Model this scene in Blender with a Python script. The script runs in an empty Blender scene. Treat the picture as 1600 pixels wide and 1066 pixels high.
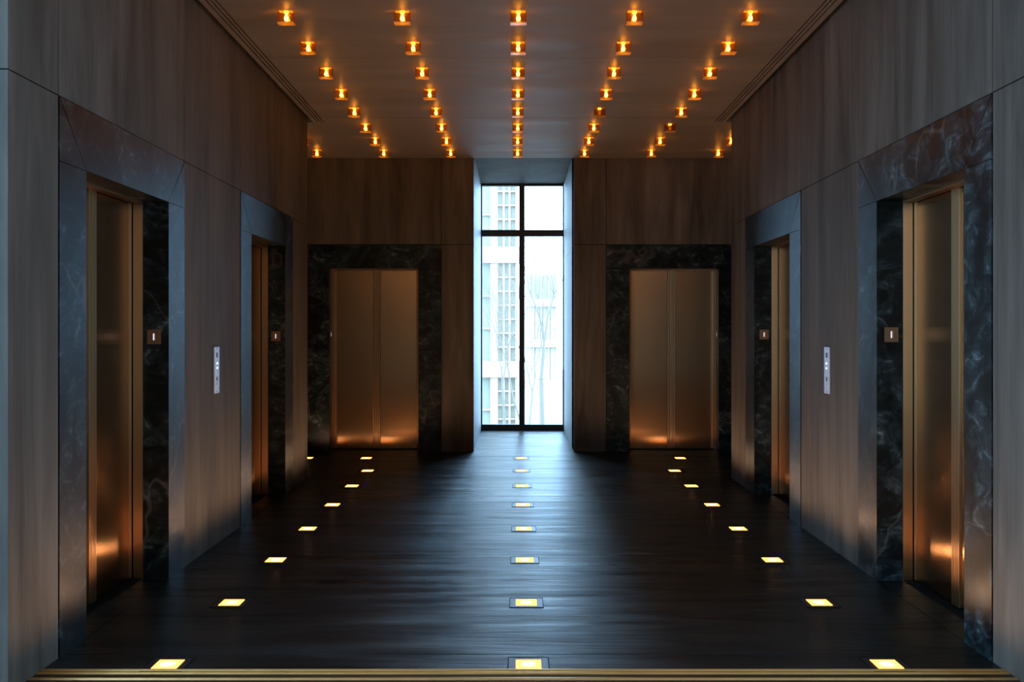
import bpy, bmesh, math, random
from mathutils import Vector

S = bpy.context.scene
COL = S.collection
random.seed(4)

# ------------------------------------------------------------------ camera
FPX = 1502.0                       # focal length in pixels of the 1600 px frame
EYE = 1.55
cam_d = bpy.data.cameras.new('camera')
cam_d.sensor_width = 36.0
cam_d.lens = 36.0 * FPX / 1600.0
cam_d.shift_x = -7.0 / 1600.0
cam_d.shift_y = -15.0 / 1600.0
cam_d.clip_start = 0.05
cam_d.clip_end = 400
cam = bpy.data.objects.new('camera', cam_d)
cam.location = (0, 0, EYE)
cam.rotation_euler = (math.pi / 2, 0, 0)
COL.objects.link(cam)
S.camera = cam

# ------------------------------------------------------------------ view + cycles quality
S.view_settings.view_transform = 'Standard'
S.view_settings.look = 'None'
S.view_settings.gamma = 1.0
S.view_settings.exposure = 0.0
S.view_settings.use_curve_mapping = False
S.cycles.use_denoising = True
S.cycles.use_light_tree = True
S.cycles.max_bounces = 10
S.cycles.diffuse_bounces = 5
S.cycles.glossy_bounces = 5
S.cycles.transparent_max_bounces = 16
S.cycles.sample_clamp_indirect = 4.0
S.cycles.blur_glossy = 0.5
S.cycles.caustics_reflective = True
S.cycles.caustics_refractive = False

# ------------------------------------------------------------------ world: bright bluish overcast sky
world = bpy.data.worlds.new('overcast_sky')
S.world = world
world.use_nodes = True
nt = world.node_tree
bg = nt.nodes['Background']
bg.inputs[0].default_value = (0.38, 0.66, 1.0, 1)
bg.inputs[1].default_value = 14.0
world.cycles.sampling_method = 'AUTOMATIC'

# window portals (they only steer sky sampling through the two glazed openings)
def portal(loc, rot, sx, sy):
    l = bpy.data.lights.new('sky_portal', 'AREA')
    l.shape = 'RECTANGLE'; l.size = sx; l.size_y = sy
    l.cycles.is_portal = True
    o = bpy.data.objects.new('sky_portal', l)
    o.location = loc; o.rotation_euler = rot
    COL.objects.link(o)
portal((0.09, 14.55, 1.95), (-math.pi / 2, 0, 0), 1.3, 3.9)
portal((-3.25, 0.95, 2.1), (0, -math.pi / 2, 0), 3.9, 5.8)
portal((4.15, 2.8, 2.1), (0, math.pi / 2, 0), 3.9, 2.0)

# added unseen fill spots on the lobby rear wall, brightening the back doors' reflections
for _x in (-2.4, 0.4, 3.2):
    _l = bpy.data.lights.new('lobby_fill_spot', 'SPOT')
    _l.color = (1.0, 0.72, 0.45); _l.energy = 170; _l.spot_size = math.radians(110); _l.spot_blend = 0.6
    _l.shadow_soft_size = 0.08
    _o = bpy.data.objects.new('lobby_fill_spot', _l)
    _o.location = (_x, -2.4, 4.2); _o.rotation_euler = (-0.75, 0, 0)
    COL.objects.link(_o)

# lamp strengths, tuned here
FLOOR_W = 12.5          # point lamp above each floor lens
LENS_L = 1.0
BULB_L = 50.0

# ------------------------------------------------------------------ helpers
SQ = 0.00333
def W(p):
    """the hall closes in very slightly in height with depth, as measured"""
    x, y, z = p
    yy = min(max(y, 0.0), 14.6)
    if y > 15:
        return (x, y, z)
    return (x, y, EYE + (z - EYE) * (1 - SQ * yy))

class MB:
    def __init__(s):
        s.v = []; s.f = []; s.m = []; s.smooth = False
    def hexa(s, pts, m=0):
        """8 points: bottom loop 4, top loop 4"""
        b = len(s.v); s.v += [tuple(p) for p in pts]
        for q in ((3, 2, 1, 0), (4, 5, 6, 7), (0, 1, 5, 4), (1, 2, 6, 5), (2, 3, 7, 6), (3, 0, 4, 7)):
            s.f.append(tuple(b + i for i in q)); s.m.append(m)
    def box(s, x0, x1, y0, y1, z0, z1, m=0, fn=None):
        P = [(x0, y0, z0), (x1, y0, z0), (x1, y1, z0), (x0, y1, z0),
             (x0, y0, z1), (x1, y0, z1), (x1, y1, z1), (x0, y1, z1)]
        if fn: P = [fn(*p) for p in P]
        s.hexa(P, m)
        return s
    def prism(s, poly, a, b, fn, m=0):
        """poly: list of (u,z); extruded in d from a to b; fn(u,d,z)->world"""
        n = len(poly); k = len(s.v)
        s.v += [fn(u, a, z) for u, z in poly] + [fn(u, b, z) for u, z in poly]
        s.f.append(tuple(range(k + n - 1, k - 1, -1))); s.m.append(m)
        s.f.append(tuple(range(k + n, k + 2 * n))); s.m.append(m)
        for i in range(n):
            j = (i + 1) % n
            s.f.append((k + i, k + j, k + n + j, k + n + i)); s.m.append(m)
        return s
    def tube(s, p0, p1, r0, r1, n=8, m=0, cap=True):
        p0 = Vector(p0); p1 = Vector(p1)
        d = (p1 - p0).normalized()
        a = d.cross(Vector((0, 0, 1)))
        if a.length < 1e-3: a = d.cross(Vector((1, 0, 0)))
        a.normalize(); b = d.cross(a)
        k = len(s.v)
        for p, r in ((p0, r0), (p1, r1)):
            for i in range(n):
                t = 2 * math.pi * i / n
                s.v.append(tuple(p + a * (r * math.cos(t)) + b * (r * math.sin(t))))
        for i in range(n):
            j = (i + 1) % n
            s.f.append((k + i, k + j, k + n + j, k + n + i)); s.m.append(m)
        if cap:
            s.f.append(tuple(range(k + n - 1, k - 1, -1))); s.m.append(m)
            s.f.append(tuple(range(k + n, k + 2 * n))); s.m.append(m)
        return s
    def lathe(s, prof, n=16, m=0, c=(0, 0, 0)):
        k = len(s.v)
        for r, z in prof:
            for i in range(n):
                t = 2 * math.pi * i / n
                s.v.append((c[0] + r * math.cos(t), c[1] + r * math.sin(t), c[2] + z))
        for a in range(len(prof) - 1):
            for i in range(n):
                j = (i + 1) % n
                s.f.append((k + a * n + i, k + a * n + j, k + (a + 1) * n + j, k + (a + 1) * n + i)); s.m.append(m)
        s.f.append(tuple(range(k + n - 1, k - 1, -1))); s.m.append(m)
        e = k + (len(prof) - 1) * n
        s.f.append(tuple(range(e, e + n))); s.m.append(m)
        return s
    def build(s, name, mats, parent=None, origin=None, warp=True, bevel=0, smooth=False):
        o0 = Vector(origin) if origin is not None else Vector((0, 0, 0))
        if parent is not None and origin is None:
            o0 = Vector(parent['_o'])
        vs = [Vector(W(p)) if warp else Vector(p) for p in s.v]
        wo = Vector(W(o0)) if warp else o0
        me = bpy.data.meshes.new(name)
        me.from_pydata([v - wo for v in vs], [], s.f)
        if not isinstance(mats, (list, tuple)): mats = [mats]
        for mm in mats: me.materials.append(mm)
        for p, m in zip(me.polygons, s.m):
            p.material_index = m
            p.use_smooth = smooth
        bm = bmesh.new(); bm.from_mesh(me)
        bmesh.ops.recalc_face_normals(bm, faces=bm.faces)
        if bevel:
            bmesh.ops.bevel(bm, geom=bm.edges[:], offset=bevel, segments=2, affect='EDGES', profile=0.6, clamp_overlap=True)
        bm.to_mesh(me); bm.free()
        o = bpy.data.objects.new(name, me)
        COL.objects.link(o)
        if parent is not None:
            o.parent = parent
        else:
            o.location = wo
        return o

def tag(o, label=None, cat=None, group=None, kind=None):
    if label: o['label'] = label
    if cat: o['category'] = cat
    if group: o['group'] = group
    if kind: o['kind'] = kind
    return o
def thing(name, origin, label, cat, group=None, warp=True):
    o = bpy.data.objects.new(name, None)
    o.empty_display_size = 0.1
    o.location = W(origin) if warp else origin
    o['_o'] = list(origin)
    COL.objects.link(o)
    return tag(o, label, cat, group)
def struct(mb, name, mats, **k):
    return tag(mb.build(name, mats, **k), kind='structure')

# ------------------------------------------------------------------ materials
def newmat(name):
    m = bpy.data.materials.new(name); m.use_nodes = True
    t = m.node_tree
    return m, t, t.nodes['Principled BSDF']
def N(t, kind, **k):
    n = t.nodes.new(kind)
    for a, b in k.items():
        if a.startswith('i_'): n.inputs[a[2:].replace('_', ' ')].default_value = b
        else: setattr(n, a, b)
    return n
def coords(t, scale, rot=(0, 0, 0)):
    tc = N(t, 'ShaderNodeNewGeometry')
    mp = N(t, 'ShaderNodeMapping')
    mp.inputs['Scale'].default_value = scale
    mp.inputs['Rotation'].default_value = rot
    t.links.new(tc.outputs['Position'], mp.inputs['Vector'])
    return mp.outputs[0]
def ramp(t, fac, stops):
    r = N(t, 'ShaderNodeValToRGB')
    e = r.color_ramp.elements
    e[0].position, e[0].color = stops[0][0], (*stops[0][1], 1)
    e[1].position, e[1].color = stops[-1][0], (*stops[-1][1], 1)
    for p, c in stops[1:-1]:
        q = e.new(p); q.color = (*c, 1)
    t.links.new(fac, r.inputs[0])
    return r.outputs[0]
def noise(t, vec, scale=1, detail=5, rough=0.6, dist=0.0):
    n = N(t, 'ShaderNodeTexNoise')
    n.inputs['Scale'].default_value = scale
    n.inputs['Detail'].default_value = detail
    n.inputs['Roughness'].default_value = rough
    n.inputs['Distortion'].default_value = dist
    t.links.new(vec, n.inputs['Vector'])
    return n.outputs['Fac']
def g(v): return (v, v, v)

def mat_stone_wall():
    m, t, b = newmat('streaked_wall_stone')
    f1 = noise(t, coords(t, (5, 5, 0.6)), 1, 7, 0.62, 0.5)
    f2 = noise(t, coords(t, (60, 60, 1.2)), 1, 3, 0.6)
    f3 = noise(t, coords(t, (1.6, 1.6, 0.5)), 1, 3, 0.5)
    c1 = ramp(t, f1, [(0.28, (0.045, 0.039, 0.032)), (0.45, (0.082, 0.071, 0.058)), (0.75, (0.145, 0.126, 0.104))])
    c2 = ramp(t, f2, [(0.3, g(0.93)), (0.7, g(1.06))])
    c3 = ramp(t, f3, [(0.3, g(0.72)), (0.7, g(1.15))])
    mx = N(t, 'ShaderNodeMixRGB', blend_type='MULTIPLY'); mx.inputs[0].default_value = 1
    t.links.new(c1, mx.inputs[1]); t.links.new(c2, mx.inputs[2])
    mx2 = N(t, 'ShaderNodeMixRGB', blend_type='MULTIPLY'); mx2.inputs[0].default_value = 1
    t.links.new(mx.outputs[0], mx2.inputs[1]); t.links.new(c3, mx2.inputs[2])
    t.links.new(mx2.outputs[0], b.inputs['Base Color'])
    r = ramp(t, f1, [(0.3, g(0.55)), (0.7, g(0.68))])
    t.links.new(r, b.inputs['Roughness'])
    b.inputs['Specular IOR Level'].default_value = 0.08
    bp = N(t, 'ShaderNodeBump', i_Strength=0.12, i_Distance=0.01)
    t.links.new(f2, bp.inputs['Height']); t.links.new(bp.outputs[0], b.inputs['Normal'])
    return m

def mat_marble():
    m, t, b = newmat('dark_green_marble')
    v = coords(t, (1, 1, 1))
    big = noise(t, v, 2.2, 7, 0.62, 1.4)
    cl = noise(t, coords(t, (5, 5, 8)), 1, 8, 0.7, 2.2)
    vein = noise(t, coords(t, (1.0, 1.0, 0.7), (0.6, 0.5, 0.3)), 0.55, 5, 0.45, 0.2)
    base = ramp(t, cl, [(0.38, (0.006, 0.011, 0.012)), (0.52, (0.016, 0.026, 0.028)), (0.60, (0.045, 0.066, 0.07)), (0.72, (0.15, 0.18, 0.19))])
    mask = ramp(t, big, [(0.45, g(0.25)), (0.60, g(1.0))])
    mul = N(t, 'ShaderNodeMixRGB', blend_type='MULTIPLY'); mul.inputs[0].default_value = 1
    t.links.new(base, mul.inputs[1]); t.links.new(mask, mul.inputs[2])
    # thin pale veins
    ab = N(t, 'ShaderNodeMath', operation='SUBTRACT'); ab.inputs[1].default_value = 0.5
    t.links.new(vein, ab.inputs[0])
    ab2 = N(t, 'ShaderNodeMath', operation='ABSOLUTE'); t.links.new(ab.outputs[0], ab2.inputs[0])
    vm = ramp(t, ab2.outputs[0], [(0.0, g(0.22)), (0.0012, g(0.09)), (0.003, g(0.0))])
    mx = N(t, 'ShaderNodeMixRGB'); mx.inputs[2].default_value = (0.17, 0.15, 0.13, 1)
    t.links.new(vm, mx.inputs[0]); t.links.new(mul.outputs[0], mx.inputs[1])
    t.links.new(mx.outputs[0], b.inputs['Base Color'])
    r = ramp(t, cl, [(0.3, g(0.30)), (0.7, g(0.44))])
    t.links.new(r, b.inputs['Roughness'])
    b.inputs['Specular IOR Level'].default_value = 0.16
    bp = N(t, 'ShaderNodeBump', i_Strength=0.08, i_Distance=0.01)
    t.links.new(cl, bp.inputs['Height']); t.links.new(bp.outputs[0], b.inputs['Normal'])
    return m

def mat_floor():
    m, t, b = newmat('dark_slate_floor')
    st = noise(t, coords(t, (0.5, 5.0, 1)), 1, 9, 0.68, 1.2)
    fine = noise(t, coords(t, (5, 70, 1)), 1, 4, 0.65, 0.4)
    cl = noise(t, coords(t, (2, 3.5, 1)), 1, 5, 0.6)
    # a tone per slab row
    geo = N(t, 'ShaderNodeNewGeometry'); sp = N(t, 'ShaderNodeSeparateXYZ'); t.links.new(geo.outputs['Position'], sp.inputs[0])
    m1 = N(t, 'ShaderNodeMath', operation='SUBTRACT'); m1.inputs[1].default_value = 4.545; t.links.new(sp.outputs['Y'], m1.inputs[0])
    m2 = N(t, 'ShaderNodeMath', operation='DIVIDE'); m2.inputs[1].default_value = 0.985; t.links.new(m1.outputs[0], m2.inputs[0])
    m3 = N(t, 'ShaderNodeMath', operation='FLOOR'); t.links.new(m2.outputs[0], m3.inputs[0])
    wn = N(t, 'ShaderNodeTexWhiteNoise', noise_dimensions='1D'); t.links.new(m3.outputs[0], wn.inputs['W'])
    c = ramp(t, st, [(0.3, (0.004, 0.006, 0.006)), (0.55, (0.008, 0.011, 0.011)), (0.78, (0.020, 0.025, 0.025))])
    c2 = ramp(t, wn.outputs['Value'], [(0.0, g(0.75)), (1.0, g(1.25))])
    mx = N(t, 'ShaderNodeMixRGB', blend_type='MULTIPLY'); mx.inputs[0].default_value = 1
    t.links.new(c, mx.inputs[1]); t.links.new(c2, mx.inputs[2])
    t.links.new(mx.outputs[0], b.inputs['Base Color'])
    add = N(t, 'ShaderNodeMath', operation='MULTIPLY_ADD'); add.inputs[1].default_value = 0.55
    t.links.new(wn.outputs['Value'], add.inputs[2]); 
    sc = N(t, 'ShaderNodeMath', operation='MULTIPLY'); sc.inputs[1].default_value = 0.07; t.links.new(wn.outputs['Value'], sc.inputs[0])
    t.links.new(sc.outputs[0], add.inputs[2]); t.links.new(st, add.inputs[0])
    r = ramp(t, add.outputs[0], [(0.18, g(0.24)), (0.48, g(0.44))])
    t.links.new(r, b.inputs['Roughness'])
    st2 = noise(t, coords(t, (0.7, 4.5, 1)), 1, 7, 0.62, 1.5)
    spc = ramp(t, st2, [(0.38, g(0.13)), (0.62, g(0.58))])
    t.links.new(spc, b.inputs['Specular IOR Level'])
    hs = N(t, 'ShaderNodeMath', operation='ADD'); t.links.new(st, hs.inputs[0])
    fs = N(t, 'ShaderNodeMath', operation='MULTIPLY'); fs.inputs[1].default_value = 0.12; t.links.new(fine, fs.inputs[0])
    t.links.new(fs.outputs[0], hs.inputs[1])
    bp = N(t, 'ShaderNodeBump', i_Strength=0.5, i_Distance=0.02)
    t.links.new(hs.outputs[0], bp.inputs['Height']); t.links.new(bp.outputs[0], b.inputs['Normal'])
    return m

def mat_ceiling():
    m, t, b = newmat('satin_ceiling_panel')
    st = noise(t, coords(t, (0.35, 5.0, 1)), 1, 6, 0.6, 0.4)
    c = ramp(t, st, [(0.3, (0.17, 0.14, 0.118)), (0.7, (0.24, 0.198, 0.168))])
    t.links.new(c, b.inputs['Base Color'])
    r = ramp(t, st, [(0.3, g(0.45)), (0.7, g(0.6))])
    t.links.new(r, b.inputs['Roughness'])
    b.inputs['Specular IOR Level'].default_value = 0.13
    bp = N(t, 'ShaderNodeBump', i_Strength=0.15, i_Distance=0.012)
    t.links.new(st, bp.inputs['Height']); t.links.new(bp.outputs[0], b.inputs['Normal'])
    return m

def mat_bronze(name, col, rough, axis='z'):
    m, t, b = newmat(name)
    sc = (140, 140, 1.0) if axis == 'z' else (1.0, 1.0, 160)
    f = noise(t, coords(t, sc), 1, 3, 0.6)
    f2 = noise(t, coords(t, (1.5, 1.5, 1.2)), 1, 3, 0.5)
    c = ramp(t, f2, [(0.3, tuple(x * 0.95 for x in col)), (0.7, tuple(min(1, x * 1.05) for x in col))])
    t.links.new(c, b.inputs['Base Color'])
    b.inputs['Metallic'].default_value = 1.0
    b.inputs['Roughness'].default_value = rough
    # vertical brushing: highlights spread sideways
    ge = N(t, 'ShaderNodeNewGeometry'); cr = N(t, 'ShaderNodeVectorMath', operation='CROSS_PRODUCT')
    t.links.new(ge.outputs['Normal'], cr.inputs[0]); cr.inputs[1].default_value = (0, 0.0001, 1)
    t.links.new(cr.outputs[0], b.inputs['Tangent'])
    b.inputs['Anisotropic'].default_value = 0.95
    return m

def mat_plain(name, col, rough=0.5, metal=0.0, spec=0.5):
    m, t, b = newmat(name)
    f = noise(t, coords(t, (14, 14, 14)), 1, 3, 0.5)
    c = ramp(t, f, [(0.3, tuple(x * 0.92 for x in col)), (0.7, tuple(min(1, x * 1.06) for x in col))])
    t.links.new(c, b.inputs['Base Color'])
    b.inputs['Roughness'].default_value = rough
    b.inputs['Metallic'].default_value = metal
    b.inputs['Specular IOR Level'].default_value = spec
    return m

def mat_emit(name, col, strength):
    m = bpy.data.materials.new(name); m.use_nodes = True
    t = m.node_tree; t.nodes.clear()
    e = N(t, 'ShaderNodeEmission'); e.inputs[0].default_value = (*col, 1); e.inputs[1].default_value = strength
    o = N(t, 'ShaderNodeOutputMaterial'); t.links.new(e.outputs[0], o.inputs[0])
    return m

def mat_glass(name, tint, gloss=0.08, rough=0.02, diffuse=None):
    m = bpy.data.materials.new(name); m.use_nodes = True
    t = m.node_tree; t.nodes.clear()
    tr = N(t, 'ShaderNodeBsdfTransparent'); tr.inputs[0].default_value = (*tint, 1)
    gl = N(t, 'ShaderNodeBsdfGlossy'); gl.inputs['Roughness'].default_value = rough
    fr = N(t, 'ShaderNodeLayerWeight'); fr.inputs[0].default_value = 0.35
    ma = N(t, 'ShaderNodeMath', operation='MULTIPLY_ADD'); ma.inputs[1].default_value = 0.4; ma.inputs[2].default_value = gloss
    t.links.new(fr.outputs['Fresnel'], ma.inputs[0])
    mx = N(t, 'ShaderNodeMixShader'); t.links.new(ma.outputs[0], mx.inputs[0])
    src = tr.outputs[0]
    if diffuse:
        df = N(t, 'ShaderNodeBsdfTranslucent'); df.inputs[0].default_value = (*diffuse[0], 1)
        d2 = N(t, 'ShaderNodeBsdfDiffuse'); d2.inputs[0].default_value = (*diffuse[0], 1)
        mm = N(t, 'ShaderNodeMixShader'); mm.inputs[0].default_value = 0.4
        t.links.new(df.outputs[0], mm.inputs[1]); t.links.new(d2.outputs[0], mm.inputs[2])
        m3 = N(t, 'ShaderNodeMixShader'); m3.inputs[0].default_value = diffuse[1]
        t.links.new(tr.outputs[0], m3.inputs[1]); t.links.new(mm.outputs[0], m3.inputs[2]); src = m3.outputs[0]
    t.links.new(src, mx.inputs[1]); t.links.new(gl.outputs[0], mx.inputs[2])
    o = N(t, 'ShaderNodeOutputMaterial'); t.links.new(mx.outputs[0], o.inputs[0])
    return m

M = {}
M['stone'] = mat_stone_wall()
M['marble'] = mat_marble()
M['floor'] = mat_floor()
M['ceil'] = mat_ceiling()
M['dark'] = mat_plain('dark_joint', (0.012, 0.011, 0.010), 0.8, 0, 0.1)
M['door'] = mat_bronze('brushed_bronze_door', (0.45, 0.26, 0.13), 0.2, 'z')
M['jamb'] = mat_bronze('satin_bronze_jamb', (0.40, 0.225, 0.11), 0.34, 'z')
M['plate'] = mat_plain('bronze_plate', (0.20, 0.125, 0.07), 0.5, 0.7)
M['brass'] = mat_plain('brass_ribs', (0.90, 0.50, 0.17), 0.35, 0.9)
M['thr_dark'] = mat_plain('dark_bronze_tray', (0.10, 0.06, 0.025), 0.5, 0.8)
M['steel'] = mat_plain('brushed_steel', (0.62, 0.60, 0.66), 0.42, 0.75)
M['black'] = mat_plain('black_metal', (0.012, 0.012, 0.012), 0.45)
M['white_paint'] = mat_plain('pale_reveal_paint', (0.62, 0.64, 0.66), 0.5)
M['grey_paint'] = mat_plain('lobby_paint', (0.50, 0.40, 0.31), 0.7)
M['bay'] = mat_plain('daylit_reveal_stone', (0.23, 0.225, 0.22), 0.5)  # lighter than the wall stone: glancing window daylight is put into the tone
M['pane'] = mat_glass('clear_window_glass', (0.97, 0.99, 0.99), 0.02)
M['amber'] = mat_glass('amber_glass', (0.97, 0.68, 0.24), 0.06, 0.04, ((0.95, 0.50, 0.14), 0.02))
M['amber_edge'] = mat_glass('amber_glass_edge', (0.95, 0.60, 0.2), 0.10, 0.1, ((1.0, 0.66, 0.2), 0.8))
M['bulb'] = mat_emit('warm_bulb', (1.0, 0.62, 0.28), BULB_L)
M['dead'] = mat_emit('dim_bulb', (1.0, 0.35, 0.08), 0.6)
M['collar'] = mat_emit('glowing_collar', (1.0, 0.62, 0.28), 9.0)
M['socket'] = mat_plain('brass_socket', (0.9, 0.65, 0.3), 0.4, 0.3)
M['lens'] = mat_emit('glowing_floor_lens', (8.0, 2.4, 0.32), LENS_L)
M['lens_core'] = mat_emit('glowing_lens_core', (10.0, 5.0, 1.5), LENS_L)
M['lens_plate'] = mat_plain('smoked_glass_plate', (0.012, 0.014, 0.016), 0.36, 0, 0.5)
M['rim'] = mat_plain('dark_rim', (0.006, 0.006, 0.006), 0.7, 0.0, 0.1)
M['btn'] = mat_emit('lit_call_button', (0.75, 0.9, 1.0), 2.2)
M['slot'] = mat_emit('lit_indicator_slot', (0.85, 0.82, 1.0), 1.0)
M['facade'] = mat_plain('pale_concrete_facade', (0.42, 0.28, 0.20), 0.8)
M['glazing'] = mat_plain('pale_blue_glazing', (0.26, 0.26, 0.19), 0.4)
M['glazing2'] = mat_plain('pale_curtain_glazing', (0.34, 0.31, 0.225), 0.4)
M['haze_a'] = mat_plain('far_hazed_concrete', (0.55, 0.42, 0.33), 0.9)  # outdoor haze is put into these two washed-out far colours
M['haze_b'] = mat_plain('far_hazed_glass', (0.50, 0.44, 0.34), 0.9)
M['bark'] = mat_plain('hazed_bark', (0.17, 0.13, 0.095), 0.9)  # the veil of haze and bloom is put into the bark tone
M['ground'] = mat_plain('pale_paving', (0.30, 0.28, 0.25), 0.9)

# ------------------------------------------------------------------ main dimensions
XL, XR = -2.14, 2.20            # corridor wall faces
YN, YE = 4.09, 9.82             # near corner and far end of the side walls
YB = 11.90                      # back wall face
ZJ, ZD, ZC = 2.67, 2.36, 3.786  # wall joint, door head, ceiling
WX0, WX1, YG = -0.53, 0.71, 14.37   # window bay, glass plane
fL = lambda u, d, z: (XL - d, u, z)
fR = lambda u, d, z: (XR + d, u, z)
fB = lambda u, d, z: (u, YB + d, z)

EL = [dict(u0=4.49, u1=4.775, u2=5.905, u3=6.19), dict(u0=7.45, u1=7.75, u2=8.88, u3=9.19)]
ER = [dict(u0=4.44, u1=4.715, u2=5.86, u3=6.18), dict(u0=7.43, u1=7.73, u2=8.88, u3=9.22)]
EBL = dict(u0=-2.60, u1=-2.315, u2=-1.215, u3=-0.93)
EBR = dict(u0=1.11, u1=1.40, u2=2.50, u3=2.78)
G = 0.003                       # half of a joint

# ------------------------------------------------------------------ floor
mb = MB()
ys = [4.545 + 0.985 * k for k in range(-1, 11)]
ys[0] = 4.338
ys = [y for y in ys if y < 14.5]
edges = ys + [14.5]
xs = [(-6.0, XL - 0.001), (XL, XR), (XR + 0.001, 6.5)]
for a, b in zip(edges[:-1], edges[1:]):
    for i, (x0, x1) in enumerate(xs):
        if a > YB + 0.3 and i != 1: continue
        if i == 1:
            mb.box(x0 + G * 0.7, x1 - G * 0.7, a + G * 1.1, b - G * 1.1, -0.04, 0, 0)
        elif i == 0:
            mb.box(x0, x1 - G * 0.7, a + G * 1.1, b - G * 1.1, -0.04, 0, 0)
        else:
            mb.box(x0 + G * 0.7, x1, a + G * 1.1, b - G * 1.1, -0.04, 0, 0)
mb.box(-3.5, 4.4, -4.2, 4.06, -0.04, 0, 0)
mb.box(-7, 7, -4.5, 14.6, -0.10, -0.045, 1)
floor = struct(mb, 'floor', [M['floor'], M['dark']])

# ------------------------------------------------------------------ ceiling
mb = MB()
seams = [YN, 5.57, 7.65, 9.73, 11.80, YB + 0.001]
for a, b in zip(seams[:-1], seams[1:]):
    a2, b2 = a + G, b - G
    if b == seams[-1]: b2 = b
    for (c, d, x0, x1) in ((a2, min(b2, YE + 0.12), XL + 0.04, XR - 0.04), (max(a2, YE + 0.12), b2, -6, 6.5)):
        if d <= c: continue
        if x0 > -3:   # slab with three slots along both edges, cut through
            sl = [x0, XL + 0.080, XL + 0.095, XL + 0.112, XL + 0.127, XL + 0.144, XL + 0.159,
                  XR - 0.159, XR - 0.144, XR - 0.127, XR - 0.112, XR - 0.095, XR - 0.080, x1]
            for i in range(0, 14, 2):
                mb.box(sl[i], sl[i + 1], c, d, ZC, ZC + 0.05, 0)
        else:
            mb.box(x0, x1, c, d, ZC, ZC + 0.05, 0)
mb.box(-6, 6.5, YN, YB, ZC + 0.12, ZC + 0.16, 1)
mb.box(XL + 0.04, XL + 0.05, YN, YE + 0.12, ZC + 0.05, ZC + 0.12, 1)
mb.box(XR - 0.05, XR - 0.04, YN, YE + 0.12, ZC + 0.05, ZC + 0.12, 1)
struct(mb, 'ceiling', [M['ceil'], M['dark']])
# raised ceiling of the window bay
mb = MB()
mb.box(WX0, WX1, YB + 0.02, YG - 1.05 - G, 3.865, 3.95, 0)
mb.box(WX0, WX1, YG - 1.05 + G, YG, 3.865, 3.95, 0)
mb.box(WX0 - .1, WX1 + .1, YB, YB + 0.02, ZC, 3.95, 0)
mb.box(WX0, WX1, YB, YG + .1, 3.96, 4.0, 1)
struct(mb, 'trim_1', [M['stone'], M['dark']])

# ------------------------------------------------------------------ walls
def side_wall(name, fn, els):
    mb = MB()
    T = 0.045
    b = [YN] + [e[k] for e in els for k in ('u0', 'u3')] + [YE]
    # stone above the joint: one panel per bay
    for a, c in zip(b[:-1], b[1:]):
        mb.box(a + (G if a > YN else 0), c - (G if c < YE else 0), 0, T, ZJ + G, ZC + 0.12, 0, lambda u, d, z: fn(u, d, z))
    # stone below, between the lift surrounds
    for a, c in ((b[0], b[1]), (b[2], b[3]), (b[4], b[5])):
        mb.box(a + (G if a > YN else 0), c - (G if c < YE else 0), 0, T, 0, ZJ - G, 0, fn)
    # core behind, with the door openings left free
    for a, c in ((b[0], els[0]['u1'] - .05), (els[0]['u2'] + .05, els[1]['u1'] - .05), (els[1]['u2'] + .05, b[5])):
        mb.box(a + .001, c - .001, T + .001 if True else 0, 0.42, 0, ZC + .12, 1, lambda u, d, z: fn(u, max(d, 0.0), z))
    for e in els:
        mb.box(e['u1'] - .05, e['u2'] + .05, T + .001, 0.42, ZD + .06, ZC + .12, 1, fn)
        mb.box(e['u1'] - .05, e['u2'] + .05, 0.34, 0.42, 0, ZD + .06, 1, fn)
    # far end return face, clad in the same stone
    mb.box(YE, YE + 0.02, 0.0, 2.5, 0, ZJ - G, 0, fn)
    mb.box(YE, YE + 0.02, 0.0, 2.5, ZJ + G, ZC + 0.05, 0, fn)
    return struct(mb, name, [M['stone'], M['dark']])

def carve_core(els): pass
side_wall('wall_left', fL, EL)
side_wall('wall_right', fR, ER)

# back wall (two wings beside the window bay)
def back_wing(name, e, inner, outer, side):
    mb = MB(); T = 0.045
    lo, hi = (outer, inner) if side < 0 else (inner, outer)
    zt = ZC + 0.12
    # upper stone row
    cuts = [lo, e['u0'], e['u3'], hi]
    for a, c in zip(cuts[:-1], cuts[1:]):
        mb.box(a + (G if a != lo else 0), c - (G if c != hi else 0), 0, T, ZJ + G, zt, 0, fB)
    mb.box(lo, e['u0'] - G, 0, T, 0, ZJ - G, 0, fB)
    mb.box(e['u3'] + G, hi, 0, T, 0, ZJ - G, 0, fB)
    mb.box(lo, e['u1'] - .05, T + .001, 0.42, 0, zt, 1, fB)
    mb.box(e['u2'] + .05, hi - (0.02 if side < 0 else 0), T + .001, 0.42, 0, zt, 1, fB)
    mb.box(e['u1'] - .05, e['u2'] + .05, T + .001, 0.42, ZD + .06, zt, 1, fB)
    mb.box(e['u1'] - .05, e['u2'] + .05, 0.34, 0.42, 0, ZD + .06, 1, fB)
    return struct(mb, name, [M['stone'], M['dark']])
back_wing('wall_back_left', EBL, WX0, -6.0, -1)
back_wing('wall_back_right', EBR, WX1, 6.5, 1)
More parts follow.
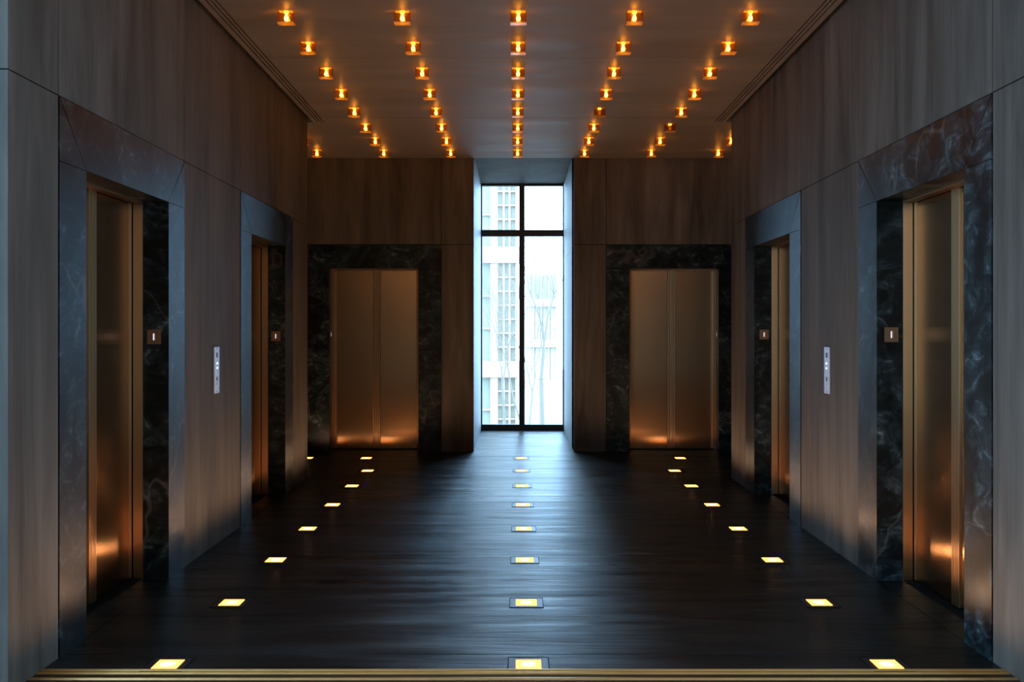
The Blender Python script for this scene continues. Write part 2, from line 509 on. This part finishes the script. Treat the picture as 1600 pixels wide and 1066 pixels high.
# reveals of the window bay, stone slabs with the same joint height
for nm, x0, x1, sg in (('wall_bay_left', WX0 - 0.30, WX0, -1), ('wall_bay_right', WX1, WX1 + 0.30, 1)):
    mb = MB()
    xf = x1 if sg < 0 else x0
    xi = xf + sg * 0.045
    for (z0, z1) in ((0, ZJ - G), (ZJ + G, 3.95)):
        mb.box(min(xf, xi), max(xf, xi), YB + 0.046 + 0.38, YG - 0.05, z0, z1, 0)
        mb.box(min(xf, xi), max(xf, xi), YB + 0.05, YB + 0.42, z0, z1, 0)
    mb.box(min(xi, xi + sg * .25), max(xi, xi + sg * .25), YB + 0.43, YG + .1, 0, 3.95, 1)
    struct(mb, nm, [M['bay'], M['dark']])

# front faces towards the lobby + lobby shell behind the camera
for nm, x0, x1 in (('wall_lobby_left', -3.35, XL), ('wall_lobby_right', XR, 4.25)):
    mb = MB()
    if x0 < 0:
        cuts = [x0, x1]
    else:
        cuts = [x0, 3.5, x1]
    for a, c in zip(cuts[:-1], cuts[1:]):
        a2 = a + (G if a != x0 else 0); c2 = c - (G if c != x1 else 0)
        mb.box(a2, c2, YN - 0.045, YN, 0, ZJ - G, 0)
        mb.box(a2, c2, YN - 0.045, YN, ZJ + G, 4.4, 0)
    mb.box(x0 if x0 < 0 else x0 + .001, x1 if x0 > 0 else x1 - .001, YN + .001, YN + 0.02, 0, 4.4, 1)
    struct(mb, nm, [M['stone'], M['dark']])
mb = MB(); mb.box(-3.5, 4.4, -4.2, YN - .045, 4.4, 4.5)
mb.box(XL, XR, YN - .045, YN, ZC + 0.05, 4.4)
struct(mb, 'ceiling_lobby', M['grey_paint'])
for nm, x0, x1, yw in (('wall_lobby_side_left', -3.5, -3.3, -2.0), ('wall_lobby_side_right', 4.2, 4.4, 1.8)):
    mb = MB(); mb.box(x0, x1, -4.2, YN, 0, .15); mb.box(x0, x1, -4.2, YN, 4.05, 4.4)
    mb.box(x0, x1, -4.2, yw, .15, 4.05); mb.box(x0, x1, 3.8, YN, .15, 4.05)
    struct(mb, nm, M['grey_paint'])
mb = MB(); mb.box(-3.5, 4.4, -4.2, -4.0, 0, 4.4)
struct(mb, 'wall_lobby_rear', M['grey_paint'])
# closing walls of the cross corridor
mb = MB(); mb.box(-6.1, -6.0, YE - .2, YB + .4, 0, ZC); struct(mb, 'wall_cross_left', M['stone'])
mb = MB(); mb.box(6.5, 6.6, YE - .2, YB + .4, 0, ZC); struct(mb, 'wall_cross_right', M['stone'])
mb = MB(); mb.box(-6.0, XL - 2.49, YE, YE + .02, 0, ZC + .05)
struct(mb, 'wall_cross_near_left', M['stone'])
mb = MB(); mb.box(XR + 2.49, 6.5, YE, YE + .02, 0, ZC + .05)
struct(mb, 'wall_cross_near_right', M['stone'])

# ------------------------------------------------------------------ windows
def window(name, x0, x1, y, z0, z1, mulls, rails, fw=0.05, dpt=0.08, side=0.02, bot=0.09, top=0.03):
    mb = MB()
    h = dpt / 2
    mb.box(x0, x1, y - h, y + h, z0, z0 + bot)
    mb.box(x0, x1, y - h, y + h, z1 - top, z1)
    mb.box(x0, x0 + side, y - h, y + h, z0 + bot, z1 - top)
    mb.box(x1 - side, x1, y - h, y + h, z0 + bot, z1 - top)
    xs = [x0 + side] + [v for mu in mulls for v in (mu - fw * .9, mu + fw * .9)] + [x1 - side]
    for mu in mulls: mb.box(mu - fw * .9, mu + fw * .9, y - h, y + h, z0 + bot, z1 - top)
    for ra in rails:
        for i in range(0, len(xs), 2):
            mb.box(xs[i], xs[i + 1], y - h, y + h, ra - fw * 1.08, ra + fw * 1.08)
    fr = struct(mb, name, M['black'])
    zs = [z0 + bot] + [v for ra in rails for v in (ra - fw * 1.08, ra + fw * 1.08)] + [z1 - top]
    for i in range(0, len(xs), 2):
        for j in range(0, len(zs), 2):
            p = MB(); p.box(xs[i], xs[i + 1], y - .004, y + .004, zs[j], zs[j + 1])
            o = p.build('pane', M['pane'], origin=(0, 0, 0)); o.parent = fr; o.location = (0, 0, 0)
            # the frame object sits at the world origin (warped)
            o.location = Vector(W((0, 0, 0))) - fr.location
    return fr
window('window_1', WX0, WX1, YG, 0, 3.865, [0.082], [3.09], 0.046, 0.08, 0.02, 0.09, 0.035)
for nm, x, ya, yb in (('window_2', -3.4, -2.0, 3.8), ('window_3', 4.3, 1.8, 3.8)):
    mb = MB()
    mb.box(x - .04, x + .04, ya, yb, .15, .21); mb.box(x - .04, x + .04, ya, yb, 3.99, 4.05)
    for q in range(4):
        yy = ya + (yb - ya) * q / 3
        mb.box(x - .04, x + .04, max(ya, yy - .04), min(yb, yy + .04), .21, 3.99)
    fr = struct(mb, nm, M['black'])
    for q in range(3):
        y0 = ya + (yb - ya) * q / 3 + .04; y1 = ya + (yb - ya) * (q + 1) / 3 - .04
        o = MB().box(x - .004, x + .004, y0, y1, .21, 3.99).build('pane', M['pane'], origin=(0, 0, 0))
        o.parent = fr; o.location = (0, 0, 0)

# ------------------------------------------------------------------ lifts
def elevator(fn, e, label, face):
    org = fn((e['u1'] + e['u2']) / 2, 0, 0)
    t = thing('elevator', org, label, 'elevator', 'elevators along the hall')
    u0, u1, u2, u3 = e['u0'] + G, e['u1'], e['u2'], e['u3'] - G
    D = 0.155; MA = M['marble']; top = ZJ - G; g2 = 0.0018; fr = -0.004
    def part(name, mb, mat, bevel=0): return mb.build(name, mat, t, bevel=bevel)
    part('stone_jamb', MB().box(u0, u1, fr, D, 0, ZD - g2, 0, fn), MA)
    part('stone_jamb', MB().box(u2, u3, fr, D, 0, ZD - g2, 0, fn), MA)
    part('stone_lintel', MB().prism([(u1 + g2, ZD + g2), (u2 - g2, ZD + g2), (u3 - g2 * 2, top), (u0 + g2 * 2, top)], fr, D, fn), MA)
    part('stone_corner_block', MB().prism([(u0, ZD + g2), (u1 - g2, ZD + g2), (u0, top - g2 * 3)], fr, D, fn), MA)
    part('stone_corner_block', MB().prism([(u2 + g2, ZD + g2), (u3, ZD + g2), (u3, top - g2 * 3)], fr, D, fn), MA)
    # bronze lining
    q = 0.035
    J = M['jamb']
    part('metal_jamb', MB().box(u1 - 0.02, u1 + 0.006, D + .001, D + .058, 0, ZD - .012, 0, fn), J)
    part('metal_jamb', MB().box(u2 - 0.006, u2 + 0.02, D + .001, D + .058, 0, ZD - .012, 0, fn), J)
    part('metal_header', MB().box(u1 - 0.02, u2 + 0.02, D + .001, D + .058, ZD - .011, ZD + .03, 0, fn), J)
    uc = (u1 + u2) / 2
    ds, de = D + .070, D + .10
    for s in (-1, 1):
        w = 0.046; gp = 0.005
        a, b = (u1 - .03, uc - w - gp) if s < 0 else (uc + w + gp, u2 + .03)
        d = part('door_panel', MB().box(a, b, ds, de, 0.012, ZD + .02, 0, fn), M['door'])
        # leading edge: two narrow proud ribs with a groove between
        st = MB()
        x = uc + s * .002; xm = uc + s * (.002 + w * .42); xn = xm + s * .006; xz = uc + s * w
        st.box(min(x, xm), max(x, xm), ds - .012, de, 0.012, ZD + .018, 0, fn)
        st.box(min(xn, xz), max(xn, xz), ds - .012, de, 0.012, ZD + .018, 0, fn)
        o = st.build('leading_edge', M['jamb'], t); o.parent = d
        st = MB()
        xe = (u1 + .012) if s < 0 else (u2 - .012)
        st.box(min(xe, xe - s * .035), max(xe, xe - s * .035), ds - .006, ds - .0005, 0.012, ZD - .012, 0, fn)
        o = st.build('edge_strip', M['jamb'], t); o.parent = d
    sl = MB()
    for k in range(4):
        sl.box(u1 + .008, u2 - .008, D + .005 + k * .018, D + .018 + k * .018, -0.02, 0.004, 0, fn)
    part('sill', sl, M['rim'])
    return t

elevator(fL, EL[0], 'bronze elevator doors in dark marble surround, nearest on the left wall', 'L')
elevator(fL, EL[1], 'bronze elevator doors on the left wall, farther one beyond the left call panel', 'L')
elevator(fR, ER[0], 'bronze elevator doors in dark marble surround, nearest on the right wall', 'R')
elevator(fR, ER[1], 'bronze elevator doors on the right wall, farther one beyond the right call panel', 'R')
elevator(fB, EBL, 'bronze double elevator doors facing us on back wall, left of the window', 'B')
elevator(fB, EBR, 'bronze double elevator doors facing us on back wall, right of the window', 'B')

# ------------------------------------------------------------------ indicator plates on the far reveals, facing us
def indicator(xc, y, zc, label, sg):
    t = thing('indicator_plate', (xc, y, zc), label, 'elevator indicator', 'square bronze indicators on the marble reveals')
    MB().box(xc - .042, xc + .042, y - .006, y, zc - .046, zc + .046).build('plate', M['plate'], t, bevel=0.0015)
    MB().box(xc - .005, xc + .003, y - .0072, y - .0062, zc - .021, zc + .021).build('light_slot', M['slot'], t)
    MB().box(xc + .007, xc + .010, y - .0068, y - .0062, zc - .021, zc + .021).build('groove', M['brass'], t)
    return t
indicator(-2.225, EL[0]['u2'] - .0005, 1.516, 'square bronze indicator plate with lit slot in the nearest left elevator reveal', 1)
indicator(-2.222, EL[1]['u2'] - .0005, 1.505, 'square bronze indicator plate in the farther left elevator reveal', 1)
indicator(2.284, ER[0]['u2'] - .0005, 1.53, 'square bronze indicator plate with lit slot in the nearest right elevator reveal', -1)
indicator(2.287, ER[1]['u2'] - .0005, 1.52, 'square bronze indicator plate in the farther right elevator reveal', -1)

def indicator_side(x, sg, y, zc, label):
    t = thing('indicator_plate', (x, y, zc), label, 'elevator indicator', 'square bronze indicators on the marble reveals')
    X = lambda a, b: (min(x + sg * a, x + sg * b), max(x + sg * a, x + sg * b))
    MB().box(*X(.0003, .006), y - .042, y + .042, zc - .046, zc + .046).build('plate', M['plate'], t, bevel=0.0015)
    MB().box(*X(.0062, .0072), y - .004, y + .004, zc - .021, zc + .021).build('light_slot', M['slot'], t)
indicator_side(EBL['u1'], 1, 11.98, 1.51, 'small bronze indicator seen edge-on in the reveal of the back left elevator')
indicator_side(EBR['u2'], -1, 11.98, 1.51, 'small bronze indicator seen edge-on in the reveal of the back right elevator')

# ------------------------------------------------------------------ hall call panels
def call_panel(fn, uc, label):
    zc = 1.268
    t = thing('call_panel', fn(uc, 0, zc), label, 'elevator call panel', 'steel call panels between the elevators')
    MB().box(uc - .058, uc + .058, -.009, -.0005, zc - .168, zc + .168, 0, fn).build('face_plate', M['steel'], t, bevel=0.002)
    k = MB()
    k.box(uc - .016, uc + .016, -.0105, -.0092, zc + .092, zc + .128, 0, fn)
    k.build('key_slot', M['black'], t)
    for dz in (0.050, 0.016):
        c0 = fn(uc, -.0145, zc + dz); c1 = fn(uc, -.0095, zc + dz)
        MB().tube(c1, c0, .007, .006, 16).build('call_button', M['btn'], t)
    k = MB()
    k.box(uc - .011, uc + .011, -.0105, -.0092, zc - .078, zc - .048, 0, fn)
    k.build('key_slot', M['black'], t)
    c0 = fn(uc, -.0125, zc - .100); c1 = fn(uc, -.0092, zc - .100)
    MB().tube(c1, c0, .009, .008, 14).build('key_switch', M['steel'], t)
    for sz in (-.155, .155):
        c0 = fn(uc, -.0105, zc + sz); c1 = fn(uc, -.0092, zc + sz)
        MB().tube(c1, c0, .004, .004, 10).build('screw', M['rim'], t)
    return t
call_panel(fL, 6.84, 'tall narrow steel call panel with two lit buttons on the left wall')
call_panel(fR, 6.79, 'tall narrow steel call panel with two lit buttons on the right wall')

# ------------------------------------------------------------------ brass threshold
mb = MB()
mb.box(XL + .001, XR - .001, 4.062, 4.334, -0.04, 0.002)
for y in (4.062, 4.13, 4.205, 4.275, 4.312):
    P = [(y, 0.002), (y + .024, 0.002), (y + .016, 0.009), (y + .008, 0.009)]
    mb.prism(P, XL + .002, XR - .002, lambda u, d, z: (d, u, z), 1)
th = mb.build('threshold', [M['thr_dark'], M['brass']], origin=(0.03, 4.2, 0))
tag(th, 'ribbed brass threshold strip across the floor at the bottom of the picture', 'threshold')

# ------------------------------------------------------------------ floor lights
ORD = ['nearest', 'second nearest', 'third', 'fourth', 'fifth', 'sixth', 'seventh', 'farthest']
lp = bpy.data.lights.new('floor_lamp_light', 'SPOT')
lp.color = (1.0, 0.60, 0.35); lp.energy = FLOOR_W; lp.shadow_soft_size = 0.03
lp.spot_size = math.radians(172); lp.spot_blend = 0.4
lpm = lp.copy(); lpm.energy = FLOOR_W * 0.3      # the middle row is weaker
proto = None
def floor_light(x, y, label, grp, lp=lp):
    global proto
    if proto is None:
        t = thing('floor_light', (0, 0, 0), label, 'floor light', grp, warp=False)
        t['_o'] = [0, 0, 0]
        w = False
        fr = MB(); r1, r0 = .095, .091
        for (a, b, c, d) in ((-r1, r1, -r1, -r0), (-r1, r1, r0, r1), (-r1, -r0, -r0, r0), (r0, r1, -r0, r0)):
            fr.box(a, b, c, d, -.002, .0025)
        fr.build('rim', M['rim'], t, warp=w)
        # smoked glass ring around the lens
        gl = MB(); s = .0575
        for (a, b, c, d) in ((-r0, r0, -r0, -s), (-r0, r0, s, r0), (-r0, -s, -s, s), (s, r0, -s, s)):
            gl.box(a, b, c, d, -.002, .0015)
        gl.build('glass_surround', M['lens_plate'], t, warp=w)
        ln = MB().box(-s, s, -s, s, -.001, .003).build('lens', M['lens'], t, warp=w, bevel=0.001)
        MB().lathe([(.034, .0031), (.03, .0045), (.012, .0055)], 18).build('lamp_glow', M['lens_core'], t, warp=w).parent = ln
        proto = t
    else:
        t = proto.copy(); COL.objects.link(t)
        tag(t, label, 'floor light', grp)
        for ch in list(proto.children):
            if ch.type == 'LIGHT': continue
            c = ch.copy(); COL.objects.link(c); c.parent = t
            for gch in ch.children:
                d = gch.copy(); COL.objects.link(d); d.parent = c
    t.location = W((x, y, 0))
    l = bpy.data.objects.new('lamp', lp)
    l.location = (0, 0, .03); l.rotation_euler = (math.pi, 0, 0); l.parent = t
    COL.objects.link(l)
    return t
first = True
for k in range(8):
    y = 4.405 + 0.985 * k
    for cx, nm in ((-1.597, 'left'), (0.055, 'middle'), (1.697, 'right')):
        if k == 7 and nm == 'left': cx = -1.765
        if k == 7 and nm == 'right': cx = 1.925
        floor_light(cx, y, 'glowing square floor light, %s in the %s row' % (ORD[k], nm), 'lights set in the slate floor, %s row' % nm, lpm if nm == 'middle' else lp)
floor_light(-2.46, 11.31, 'glowing floor light partly hidden behind the far end of the left wall', 'lights set in the slate floor, cross corridor')

# ------------------------------------------------------------------ ceiling lights
cproto = {}
def ceiling_light(x, y, label, dim=False):
    global cproto
    grp = 'amber glass cube lights on the ceiling'
    key = dim
    if key not in cproto:
        t = thing('ceiling_light', (0, 0, 0), label, 'ceiling light', grp, warp=False)
        w = False; a = .055; b = .030; h = .078; th_ = .006
        gl = MB()          # four glass walls
        gl.box(-a, a, -b, -b + th_, -h, -.003); gl.box(-a, a, b - th_, b, -h, -.003)
        gl.box(-a, -a + th_, -b + th_, b - th_, -h, -.003); gl.box(a - th_, a, -b + th_, b - th_, -h, -.003)
        gl.build('glass_box', M['amber'], t, warp=w)
        MB().box(-a, a, -b, b, -h - .010, -h - .0005).build('glass_base', M['amber_edge'], t, warp=w)
        MB().box(-.048, .048, -.023, .023, -.003, -.0003).build('backplate', M['socket'], t, warp=w)
        MB().lathe([(.016, -.0035), (.017, -.012), (.011, -.016)], 16).build('glass_collar', M['collar'], t, warp=w, smooth=True)
        MB().lathe([(.006, -.017), (.0075, -.030), (.0125, -.042), (.0145, -.050), (.0125, -.060), (.006, -.067)], 14).build('bulb', M['dead'] if dim else M['bulb'], t, warp=w, smooth=True)
        cproto[key] = t
    else:
        p = cproto[key]
        t = p.copy(); COL.objects.link(t)
        tag(t, label, 'ceiling light', grp)
        for ch in list(p.children):
            c = ch.copy(); COL.objects.link(c); c.parent = t
    t.location = W((x, y, ZC))
    return t
CN = ['leftmost', 'left of centre', 'middle', 'right of centre', 'rightmost']
RN = ['row nearest us in view', 'second row', 'third row', 'fourth row', 'fifth row', 'sixth row', 'seventh row', 'last row before the back wall']
for r in range(8):
    y = 6.565 + 0.688 * r
    for c in range(5):
        x = -1.572 + 0.7925 * c
        dim = (r, c) in ((4, 3), (5, 4))
        st = 'amber glass cube ceiling light with dim bulb' if dim else 'amber glass cube ceiling light'
        ceiling_light(x, y, '%s, %s, %s' % (st, CN[c], RN[r]), dim)
    if r >= 6:
        for x, nm in ((-1.572 - .7925, 'left'), (-1.572 + .7925 * 5, 'right')):
            ceiling_light(x, y, 'amber glass cube ceiling light beyond the end of %s wall, %s' % (nm, 'seventh row' if r == 6 else 'last row'))
for r in (-1, -2, -3):          # rows above the top edge of the picture, they light the near walls
    y = 6.565 + 0.688 * r
    for c in range(5):
        ceiling_light(-1.572 + .7925 * c, y, 'amber glass cube ceiling light above the top edge of the picture')

# ------------------------------------------------------------------ outside: ground, tower blocks, bare trees
mb = MB(); mb.box(-60, 60, 16, 140, -4.2, -4.0)
struct(mb, 'ground', M['ground'], warp=False)

def tower(name, x0, x1, y, z0, z1, fh, label, bays, mat2, fm=None, gm=None):
    fm = fm or M['facade']
    t = thing(name, ((x0 + x1) / 2, y, z0), label, 'building', warp=False)
    MB().box(x0, x1, y + .3, y + 14, z0, z1).build('core', mat2, t, warp=False)
    n = int((z1 - z0) / fh)
    for i in range(n + 1):
        zz = z0 + i * fh
        MB().box(x0 - .1, x1 + .1, y - .35, y + .3, zz, zz + .75).build('spandrel_band', fm, t, warp=False)
    bw = (x1 - x0) / bays
    cells = []
    for b in range(bays):
        e = x1 - b * bw
        MB().box(e - .10, e, y - .2, y + .3, z0, z1).build('pier', fm, t, warp=False)
        if gm:
            cells.append((e - bw + .1, e - .1, 3)); continue
        MB().box(e - 1.27, e - .92, y - .2, y + .3, z0, z1).build('pier', fm, t, warp=False)
        cells.append((e - .92, e - .10, 3)); cells.append((e - bw, e - 1.27, 1))
    for i in range(n):
        for a, c, nn in cells:
            za = z0 + i * fh + .75; zb = z0 + (i + 1) * fh
            if zb < -5 or za > 12: continue
            m = MB(); hh = 7 if nn == 3 else 3
            for q in range(1, nn):
                xx = a + (c - a) * q / nn; m.box(xx - .045, xx + .045, y - .05, y + .3, za, zb)
            for q in range(1, hh):
                zz = za + (zb - za) * q / hh; m.box(a, c, y - .02, y + .28, zz - .04, zz + .04)
            if not gm: m.build('window_grid', fm, t, warp=False)
            MB().box(a, c, y + .2, y + .29, za, zb).build('glazing', gm or (M['glazing'] if nn == 1 else M['glazing2']), t, warp=False)
    return t
tower('office_tower', -9.65, 0.05, 45, -11.25, 20, 5.33, 'pale office tower with banded facade outside the left panes', 4, M['glazing2'])
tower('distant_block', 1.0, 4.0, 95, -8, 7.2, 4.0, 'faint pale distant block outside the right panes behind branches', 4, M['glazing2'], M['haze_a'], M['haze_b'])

def tree(x, y, h, label, seed, r=0.07, lean=0.0):
    rnd = random.Random(seed)
    t = thing('bare_tree', (x, y, -4.0), label, 'tree', 'bare trees outside the window', warp=False)
    trunk = MB(); br = MB()
    def grow(p, d, L, r, lev):
        n = 4
        for i in range(n):
            d2 = (d + Vector((rnd.uniform(-.26, .26), rnd.uniform(-.2, .2), rnd.uniform(-.02, .16)))).normalized()
            q = p + d2 * (L / n)
            r2 = r * .88
            (trunk if lev == 0 else br).tube(p, q, r, r2, 6 if lev < 2 else 4, cap=False)
            if lev > 0 and lev < 5 and rnd.random() < .75:
                a = rnd.uniform(0, 6.283); k = rnd.uniform(.45, .8)
                grow(q, (d2 + Vector((math.cos(a), math.sin(a) * .6, .15)) * k).normalized(), L * rnd.uniform(.5, .72), r2 * .55, lev + 1)
            p, d, r = q, d2, r2
        if lev < 5:
            for s in range(2):
                a = rnd.uniform(0, 6.283); k = rnd.uniform(.28, .6)
                grow(p, (d + Vector((math.cos(a), math.sin(a) * .6, .1)) * k).normalized(), L * (rnd.uniform(.62, .8) if lev else rnd.uniform(.38, .48)), r * .66, lev + 1)
    grow(Vector((x, y, -4.0)), Vector((lean, 0, 1)).normalized(), h * .68, r, 0)
    trunk.build('trunk', M['bark'], t, warp=False)
    br.build('branches', M['bark'], t, warp=False)
    return t
tree(0.86, 22.0, 6.6, 'bare leafless tree outside the right panes with forked trunk', 11, .085)
tree(-0.05, 24.0, 6.0, 'thin bare tree outside, mostly hidden behind the mullion', 5, .05, .03)
tree(-0.42, 27.0, 6.0, 'bare tree outside the lower left pane in front of the tower', 23, .06, -.03)
tree(0.63, 36.0, 6.5, 'slender bare tree outside behind the forked one', 31, .05, -.02)
